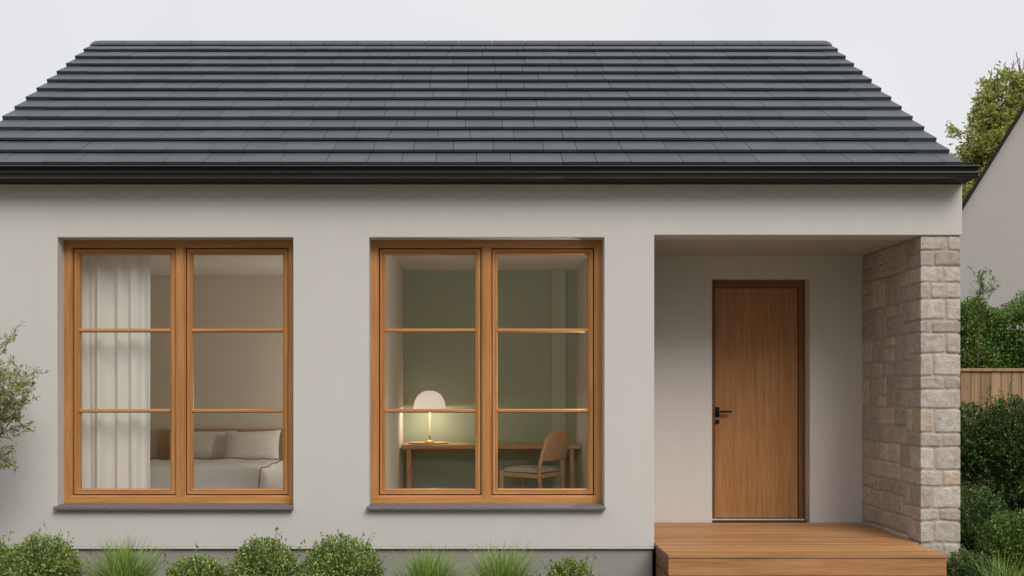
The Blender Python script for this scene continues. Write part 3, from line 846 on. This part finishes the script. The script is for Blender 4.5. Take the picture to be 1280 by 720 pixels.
GG = 'grass tufts along the foot of the facade'
Z0 = 7.42
def toph(py, Z): return HZ+(484-py)*Z/SC
bush('round_shrub', 'round box shrub cut off by the left edge of the photo', front(-22,Z0), Z0-8, .44, toph(676,Z0), M['box_leaf'], 1, GB)
bush('round_shrub', 'round box shrub under the left end of the bedroom window sill', front(53,Z0), Z0-8, .50, toph(672,Z0), M['box_leaf'], 2, GB, shoots=680)
tuft('grass_tuft', 'grass tuft below the bedroom window between two round shrubs', front(152,Z0), Z0-8, .4, .60, 3, M['grass_leaf'], GG)
bush('round_shrub', 'low small box shrub below the mullion of the bedroom window', front(245,Z0), Z0-8, .42, toph(699,Z0), M['box_leaf'], 4, GB)
bush('round_shrub', 'box shrub below the right end of the bedroom window', front(330,Z0+.05), Z0-8+.05, .46, toph(677,Z0), M['box_leaf'], 5, GB, shoots=620)
bush('round_shrub', 'largest box shrub, standing below the wall between both windows', front(426,Z0), Z0-8, .55, toph(675,Z0), M['box_leaf'], 6, GB, shoots=760)
tuft('grass_tuft', 'grass tuft below the left half of the study window, next to the largest shrub', front(536,Z0), Z0-8, .4, .535, 7, M['grass_leaf'], GG, 640)
tuft('grass_tuft', 'grass tuft below the right half of the study window', front(628,Z0), Z0-8, .4, .56, 8, M['grass_leaf'], GG, 640)
bush('round_shrub', 'small box shrub nearest to the porch deck', front(713,Z0), Z0-8, .36, toph(703,Z0), M['box_leaf'], 9, GB)

def branchy(root, start, tips, rng, bark, r0, twigs, leaves_per, leaf, lw, mat, droop=0., tl=.3, jit=.25, seg=5, sub=3):
    """limbs from start to every tip, each with twigs; leaves on the twigs"""
    tw = MB(); P, D, S = [], [], []
    def limb(a, b2, ra, rb, wob):
        pts = [np.array(a)]; n = seg
        L_ = np.linalg.norm(np.array(b2)-np.array(a)); o_ = rng.normal(size=3)*wob*L_
        for k in range(1, n+1):
            t = k/n; pts.append(np.array(a)*(1-t)+np.array(b2)*t + o_*math.sin(t*math.pi) + rng.normal(size=3)*wob*.2*L_*(1 if k < n else 0))
        tw.tube([tuple(p) for p in pts], [ra+(rb-ra)*k/n for k in range(n+1)], 6 if ra > .02 else 4, cap=False)
        return pts
    for tip in tips:
        pts = limb(start, tip, r0, r0*.35, .10)
        L_ = np.linalg.norm(np.array(tip)-np.array(start))
        for s in range(sub):
            t = rng.uniform(.45,1); k = int(t*seg); k = min(k, seg); a = pts[k]
            d = np.array(tip)-np.array(start); d /= np.linalg.norm(d); d = d + rng.normal(size=3)*.6 + np.array([0,0,.25-droop]); d /= np.linalg.norm(d)
            b2 = a+d*tl*rng.uniform(.7,1.4); p2 = limb(a, b2, r0*.38, r0*.14, .12)
            for q in range(twigs):
                a2 = p2[rng.integers(1, seg+1)]; d2 = d + rng.normal(size=3)*.7 + np.array([0,0,.15-droop]); d2 /= np.linalg.norm(d2)
                b3 = a2 + d2*tl*rng.uniform(.35,.9); p3 = limb(a2, b3, r0*.13, r0*.05, .08)
                t = rng.uniform(.1,1,leaves_per); idx = t*seg; i0 = np.minimum(idx.astype(int), seg-1); fr2 = (idx-i0)[:,None]
                A = np.array(p3); pp = A[i0]*(1-fr2)+A[i0+1]*fr2
                P.append(pp+rng.normal(size=pp.shape)*leaf*jit); D.append(d2*.9+rng.normal(size=pp.shape)*.6-np.array([0,0,droop])); S.append(rng.uniform(.6,1.2,leaves_per)*leaf)
    P, D, S = map(np.concatenate, (P, D, S))
    leaves_obj('foliage', leaf_mesh(P, D, S, S*lw, rng), mat, root)
    return tw
# olive at the left edge
rng = np.random.default_rng(21)
ox, oy = -3.76, -.72
OL = thing('olive_tree', 'slender olive tree with fine grey green leaves at the left edge of the photo', 'tree', (ox,oy,0))
tips = []
for px, py in ((8,432),(-30,425),(26,462),(40,488),(30,505),(18,520),(0,470),(-8,455),(12,485),(-60,430),(-90,470),(-110,520),(-40,460),(-70,500),(5,520),(-30,550),(20,500),(-10,450)):
    Zt = 7.28+rng.uniform(-.22,.22); p = at(px, py, Zt); tips.append(p)
tw = branchy(OL, (ox,oy,.98), tips, rng, None, .007, 5, 22, .034, .26, M['olive_leaf'], tl=.20, sub=5)
tw.tube([(ox-.03,oy,0),(ox+.01,oy,.4),(ox-.015,oy,.75),(ox,oy,1.0)], [.03,.024,.02,.014], 10)
obj('trunk', tw, M['greybark'], OL, recalc=False)

# right-hand garden
GD = 'dark shrubs between the stone pier and the fence'
bush('garden_shrub', 'dark leafy shrub directly behind the stone pier corner, below the fence', *(front(1205,10.6), 2.6), .62, toph(503,10.6), M['dark_leaf'], 31, GD, 620, 18, .034, .75, .12, irr=.3)
bush('garden_shrub', 'tall dark shrub in front of the fence at the right edge', *(front(1262,10.4), 2.4), .60, toph(494,10.4), M['dark_leaf'], 32, GD, 900, 20, .030, .70, .16, irr=.3)
bush('garden_shrub', 'tall dark shrub beyond the right edge of the fence view', *(front(1330,10.6), 2.6), .80, toph(500,10.6), M['dark_leaf'], 36, GD, 700, 18, .034, .05, .14, irr=.3)
bush('garden_shrub', 'dark shrub filling the gap below the fence, behind the round ones', *(front(1250,11.3), 3.3), 1.3, toph(545,11.3), M['dark_leaf'], 37, GD, 1300, 18, .036, .05, .12, irr=.25)
bush('garden_shrub', 'rounded dark shrub beside the lower part of the stone pier', *(front(1214,9.4), 1.4), .62, toph(606,9.4), M['dark_leaf'], 33, GD, 1000, 18, .026, .05, .06)
bush('garden_shrub', 'rounded lighter shrub low at the right edge of the photo', *(front(1272,8.8), .8), .60, toph(640,8.8), M['laurel'], 34, GD, 1100, 18, .022, .05, .05)
bush('garden_shrub', 'low shrub beside the right front corner of the deck', *(front(1207,8.0), 0.0), .44, toph(688,8.0), M['dark_leaf'], 35, GD, 700, 18, .022, .05, .06)
tuft('grass_tuft', 'dark spiky grass tuft at the bottom right corner', front(1252,7.75), -.25, .4, .46, 38, M['grass_leaf'], None, 160)

# fence
FN = thing('fence', 'brown vertical board fence with cap rail in front of the green hedge', 'fence', (7,4.6,0))
mb = MB(); rnd = random.Random(9); x = 3.7; ft = toph(461,12.6)
while x < 12: mb.box(x+.003, x+.117, 4.6+rnd.uniform(0,.004), 4.622+.004, .04, ft-.03); x += .12
obj('board', mb, M['fence'], FN, bevel=.003, seg=1)
mb = MB(); mb.box(3.69, 12, 4.575, 4.66, ft-.03, ft+.005); obj('cap_rail', mb, M['fence'], FN, bevel=.004)
mb = MB(); mb.box(3.69, 12, 4.628, 4.66, .25, .34); mb.box(3.69, 12, 4.628, 4.66, ft-.25, ft-.16); obj('rail', mb, M['fence'], FN)
for x in (3.75, 6.05, 8.35, 10.6, 11.95):
    mb = MB(); mb.box(x-.045, x+.045, 4.662, 4.75, 0, ft-.032); obj('post', mb, M['fence'], FN, bevel=.003)

# hedge behind the fence
HG = thing('hedge', 'bright green leafy hedge between the fence and the neighbouring house', 'hedge', (7,5.8,0))
rng = np.random.default_rng(41); n = 120000
X = rng.uniform(4.2, 10.5, n); hz_ = toph(372,13.8)
topn = np.array([hz_ + -.06 + .30*mnoise.noise(Vector((x*1.7,0,3))) + .14*mnoise.noise(Vector((x*5,2,3))) for x in X])
face = rng.random(n)
Zz = np.where(face < .7, 1.1+(topn-1.1)*rng.random(n)**.8, topn-np.abs(rng.normal(size=n))*.14)
bul = np.array([.22*mnoise.noise(Vector((x*2.2,z*2.2,7))) for x, z in zip(X, Zz)])
Y = np.where(face < .7, 5.35+bul+np.abs(rng.normal(size=n))*.14 + np.maximum(0, Zz-topn+.3)*.4, rng.uniform(5.4,6.3,n))
P = np.stack([X,Y,Zz],1); D = rng.normal(size=(n,3))+np.array([0,-.5,.35]); S = rng.uniform(.6,1.2,n)*.040
leaves_obj('foliage', leaf_mesh(P, D, S, S*.5, rng), M['laurel'], HG)
mb = MB()
for k in range(16):
    x = 4.4+k*.4; mb.tube([(x,5.85,0),(x+.05,5.8,1.2),(x,5.85,2.3)], [.03,.022,.012], 6)
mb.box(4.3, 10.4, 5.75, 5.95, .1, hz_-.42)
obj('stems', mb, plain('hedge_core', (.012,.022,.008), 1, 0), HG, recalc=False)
# airy sapling
SP = thing('sapling', 'thin airy sapling rising above the hedge against the neighbouring wall', 'plant', (front(1222,13.0),5.0,0))
rng = np.random.default_rng(44)
tips = [at(px,py,13.0) for px,py in ((1212,352),(1224,338),(1233,345),(1242,362),(1252,356),(1218,365),(1207,372))]
tw = branchy(SP, at(1224,405,13.0), tips, rng, None, .0045, 4, 8, .034, .36, M['laurel'], tl=.12, sub=3)
tw.tube([(front(1222,13.0),5.0,0), at(1222,450,13.0), at(1224,404,13.0)], [.010,.007,.005], 6)
obj('stems', tw, M['bark'], SP, recalc=False)

# neighbouring house: a steep gable
NB = thing('neighbour_house', 'neighbouring grey rendered house with steep dark edged gable', 'house', (10,8,0))
gy = 8.0; SCn = SC/16
p1 = Vector((front(1203,16), 0, toph(263,16))); p2 = Vector((front(1280,16), 0, toph(139,16))); sv = (p2-p1); sl2 = sv.z/sv.x
ez = 2.6; exl = p1.x+(ez-p1.z)/sl2; half = 3.1; apz = ez+half*sl2; exr = exl+2*half
th = R(24); ue = Vector((math.cos(th), -math.sin(th), 0)); de = Vector((math.sin(th), math.cos(th), 0)); O = Vector((p1.x, gy, 0))
rr = (1280-595)/SC; u2 = (rr*16-p1.x)/(ue.x-rr*ue.y); Z2 = 16+u2*ue.y
k_ = (toph(139,Z2)-p1.z)/u2; ul = (ez-p1.z)/k_; um = ul+half; ur = ul+2*half; apz = ez+half*k_
W_ = lambda u, d, z: tuple(O+ue*u+de*d+Vector((0,0,z)))
mb = MB(); pts = [(ul,0),(ur,0),(ur,ez),(um,apz),(ul,ez)]
mb.v = [W_(u,0,z) for u,z in pts]+[W_(u,6,z) for u,z in pts]
mb.f = [(0,1,2,3,4),(9,8,7,6,5)]+[(k,5+k,5+(k+1)%5,(k+1)%5) for k in range(5)]; mb.mi = [0]*7; mb.sm = [False]*7
obj('wall', mb, M['neighbour'], NB)
mb = MB()
for a, ap, sg in (((ul,ez),(um,apz),-1), ((ur,ez),(um,apz),1)):
    a = Vector(a); ap = Vector(ap); d = (ap-a).normalized(); nn = Vector((-d.y, d.x)); nn = nn if nn.y > 0 else -nn
    a = a-d*.25
    q = [a+nn*.003, ap+nn*.003, ap+nn*.05, a+nn*.05]
    i = len(mb.v); mb.v += [W_(p.x,-.06,p.y) for p in q]+[W_(p.x,6.1,p.y) for p in q]
    for f in ((0,1,2,3),(7,6,5,4),(0,4,5,1),(1,5,6,2),(2,6,7,3),(3,7,4,0)): mb.f.append(tuple(i+k for k in f)); mb.mi.append(0); mb.sm.append(False)
obj('roof', mb, M['fascia'], NB)

# far tree
rng = np.random.default_rng(51)
TZ = 25.0; tx = front(1275, TZ)
TR = thing('background_tree', 'tall olive green tree rising behind the neighbouring gable', 'tree', (tx,TZ-8,0))
tips = []
for (px, py, r_, k) in ((1232,165,24,18),(1250,200,24,12),(1215,215,20,10),(1222,248,16,7),(1262,125,20,12),(1282,105,22,14),(1300,90,30,14),(1240,140,16,8),(1330,120,40,16),(1320,170,40,12),(1280,160,30,12),(1275,230,26,8),(1230,190,18,8)):
    for q in range(k):
        a = rng.normal(size=3); a = a/np.linalg.norm(a)*rng.random()**.4
        c = np.array(at(px-9, py-24, TZ)); tips.append(tuple(c+a*np.array([r_, r_*1.0, r_*.8])/53))
tw = branchy(TR, (tx,TZ-8,4.2), tips, rng, None, .022, 6, 22, .125, .42, M['tree_leaf'], tl=.32, sub=3, droop=.25, jit=.5)
tw.tube([(tx,TZ-8,0),(tx+.1,TZ-8,2.2),(tx,TZ-8,4.3)], [.24,.2,.16], 12)
obj('trunk', tw, M['greybark'], TR, recalc=False)

# ------------------------------------------------------------------ light, sky, camera
SUN_EL, SUN_AZ = R(41), R(25)       # from the front, a little to the right
w = bpy.data.worlds.new('World'); scene.world = w; w.use_nodes = True
nt = w.node_tree; N = nt.nodes; L = nt.links; bg = N['Background']
sky = N.new('ShaderNodeTexSky'); sky.sky_type = 'NISHITA'; sky.sun_disc = False
sky.sun_elevation = SUN_EL; sky.sun_rotation = R(180)-SUN_AZ; sky.dust_density = 3; sky.air_density = 1
tc = N.new('ShaderNodeTexCoord')
nz = N.new('ShaderNodeTexNoise'); nz.inputs['Scale'].default_value = 1.6; nz.inputs['Detail'].default_value = 5
L.new(tc.outputs['Generated'], nz.inputs['Vector'])
cr = ramp(N, [(.3, (.730,.757,.815)), (.68, (.880,.872,.882))]); L.new(nz.outputs[0], cr.inputs[0])
vm = N.new('ShaderNodeVectorMath'); vm.operation = 'SCALE'; vm.inputs['Scale'].default_value = 10.0; L.new(cr.outputs[0], vm.inputs[0])
sx = N.new('ShaderNodeSeparateXYZ'); L.new(tc.outputs['Generated'], sx.inputs[0])
def mr(sock, a, b2, c, d):
    m_ = N.new('ShaderNodeMapRange'); m_.interpolation_type = 'SMOOTHSTEP'; L.new(sock, m_.inputs[0])
    for q, v_ in enumerate((a, b2, c, d)): m_.inputs[q+1].default_value = v_
    return m_.outputs[0]
low = mr(sx.outputs[2], .0, .80, .17, 1.40)      # overcast: dim towards the street horizon, brighter overhead
back = mr(sx.outputs[1], -.15, .35, 0.0, 1.0)
mult = math_(N, L, 'MAXIMUM', low, back); L.new(math_(N, L, 'MULTIPLY', mult, 10.0), vm.inputs['Scale'])
mx = N.new('ShaderNodeMixRGB'); mx.inputs[0].default_value = .93; L.new(sky.outputs[0], mx.inputs[1]); L.new(vm.outputs[0], mx.inputs[2])
L.new(mx.outputs[0], bg.inputs[0]); bg.inputs['Strength'].default_value = .10
sd_ = bpy.data.lights.new('sun', 'SUN'); sd_.energy = 2.05; sd_.angle = R(30); sd_.color = (1,.965,.91)
so_ = bpy.data.objects.new('sun', sd_); COL.objects.link(so_)
dirv = Vector((math.sin(SUN_AZ)*math.cos(SUN_EL), -math.cos(SUN_AZ)*math.cos(SUN_EL), math.sin(SUN_EL)))
so_.rotation_euler = dirv.to_track_quat('Z', 'Y').to_euler(); so_.location = (6,-10,12)

cam = bpy.data.cameras.new('camera'); co = bpy.data.objects.new('camera', cam); COL.objects.link(co)
co.location = (0,-8,HZ); co.rotation_euler = (R(90),0,0)
cam.sensor_width = 36; cam.lens = 36*1330/1280; cam.shift_x = (640-595)/1280; cam.shift_y = (484-360)/1280
cam.clip_end = 1000; cam.clip_start = .1
scene.camera = co
scene.view_settings.view_transform = 'Standard'; scene.view_settings.look = 'None'
scene.view_settings.exposure = 0; scene.view_settings.gamma = 1
scene.render.engine = 'CYCLES'
scene.cycles.max_bounces = 8; scene.cycles.transparent_max_bounces = 12; scene.cycles.diffuse_bounces = 5
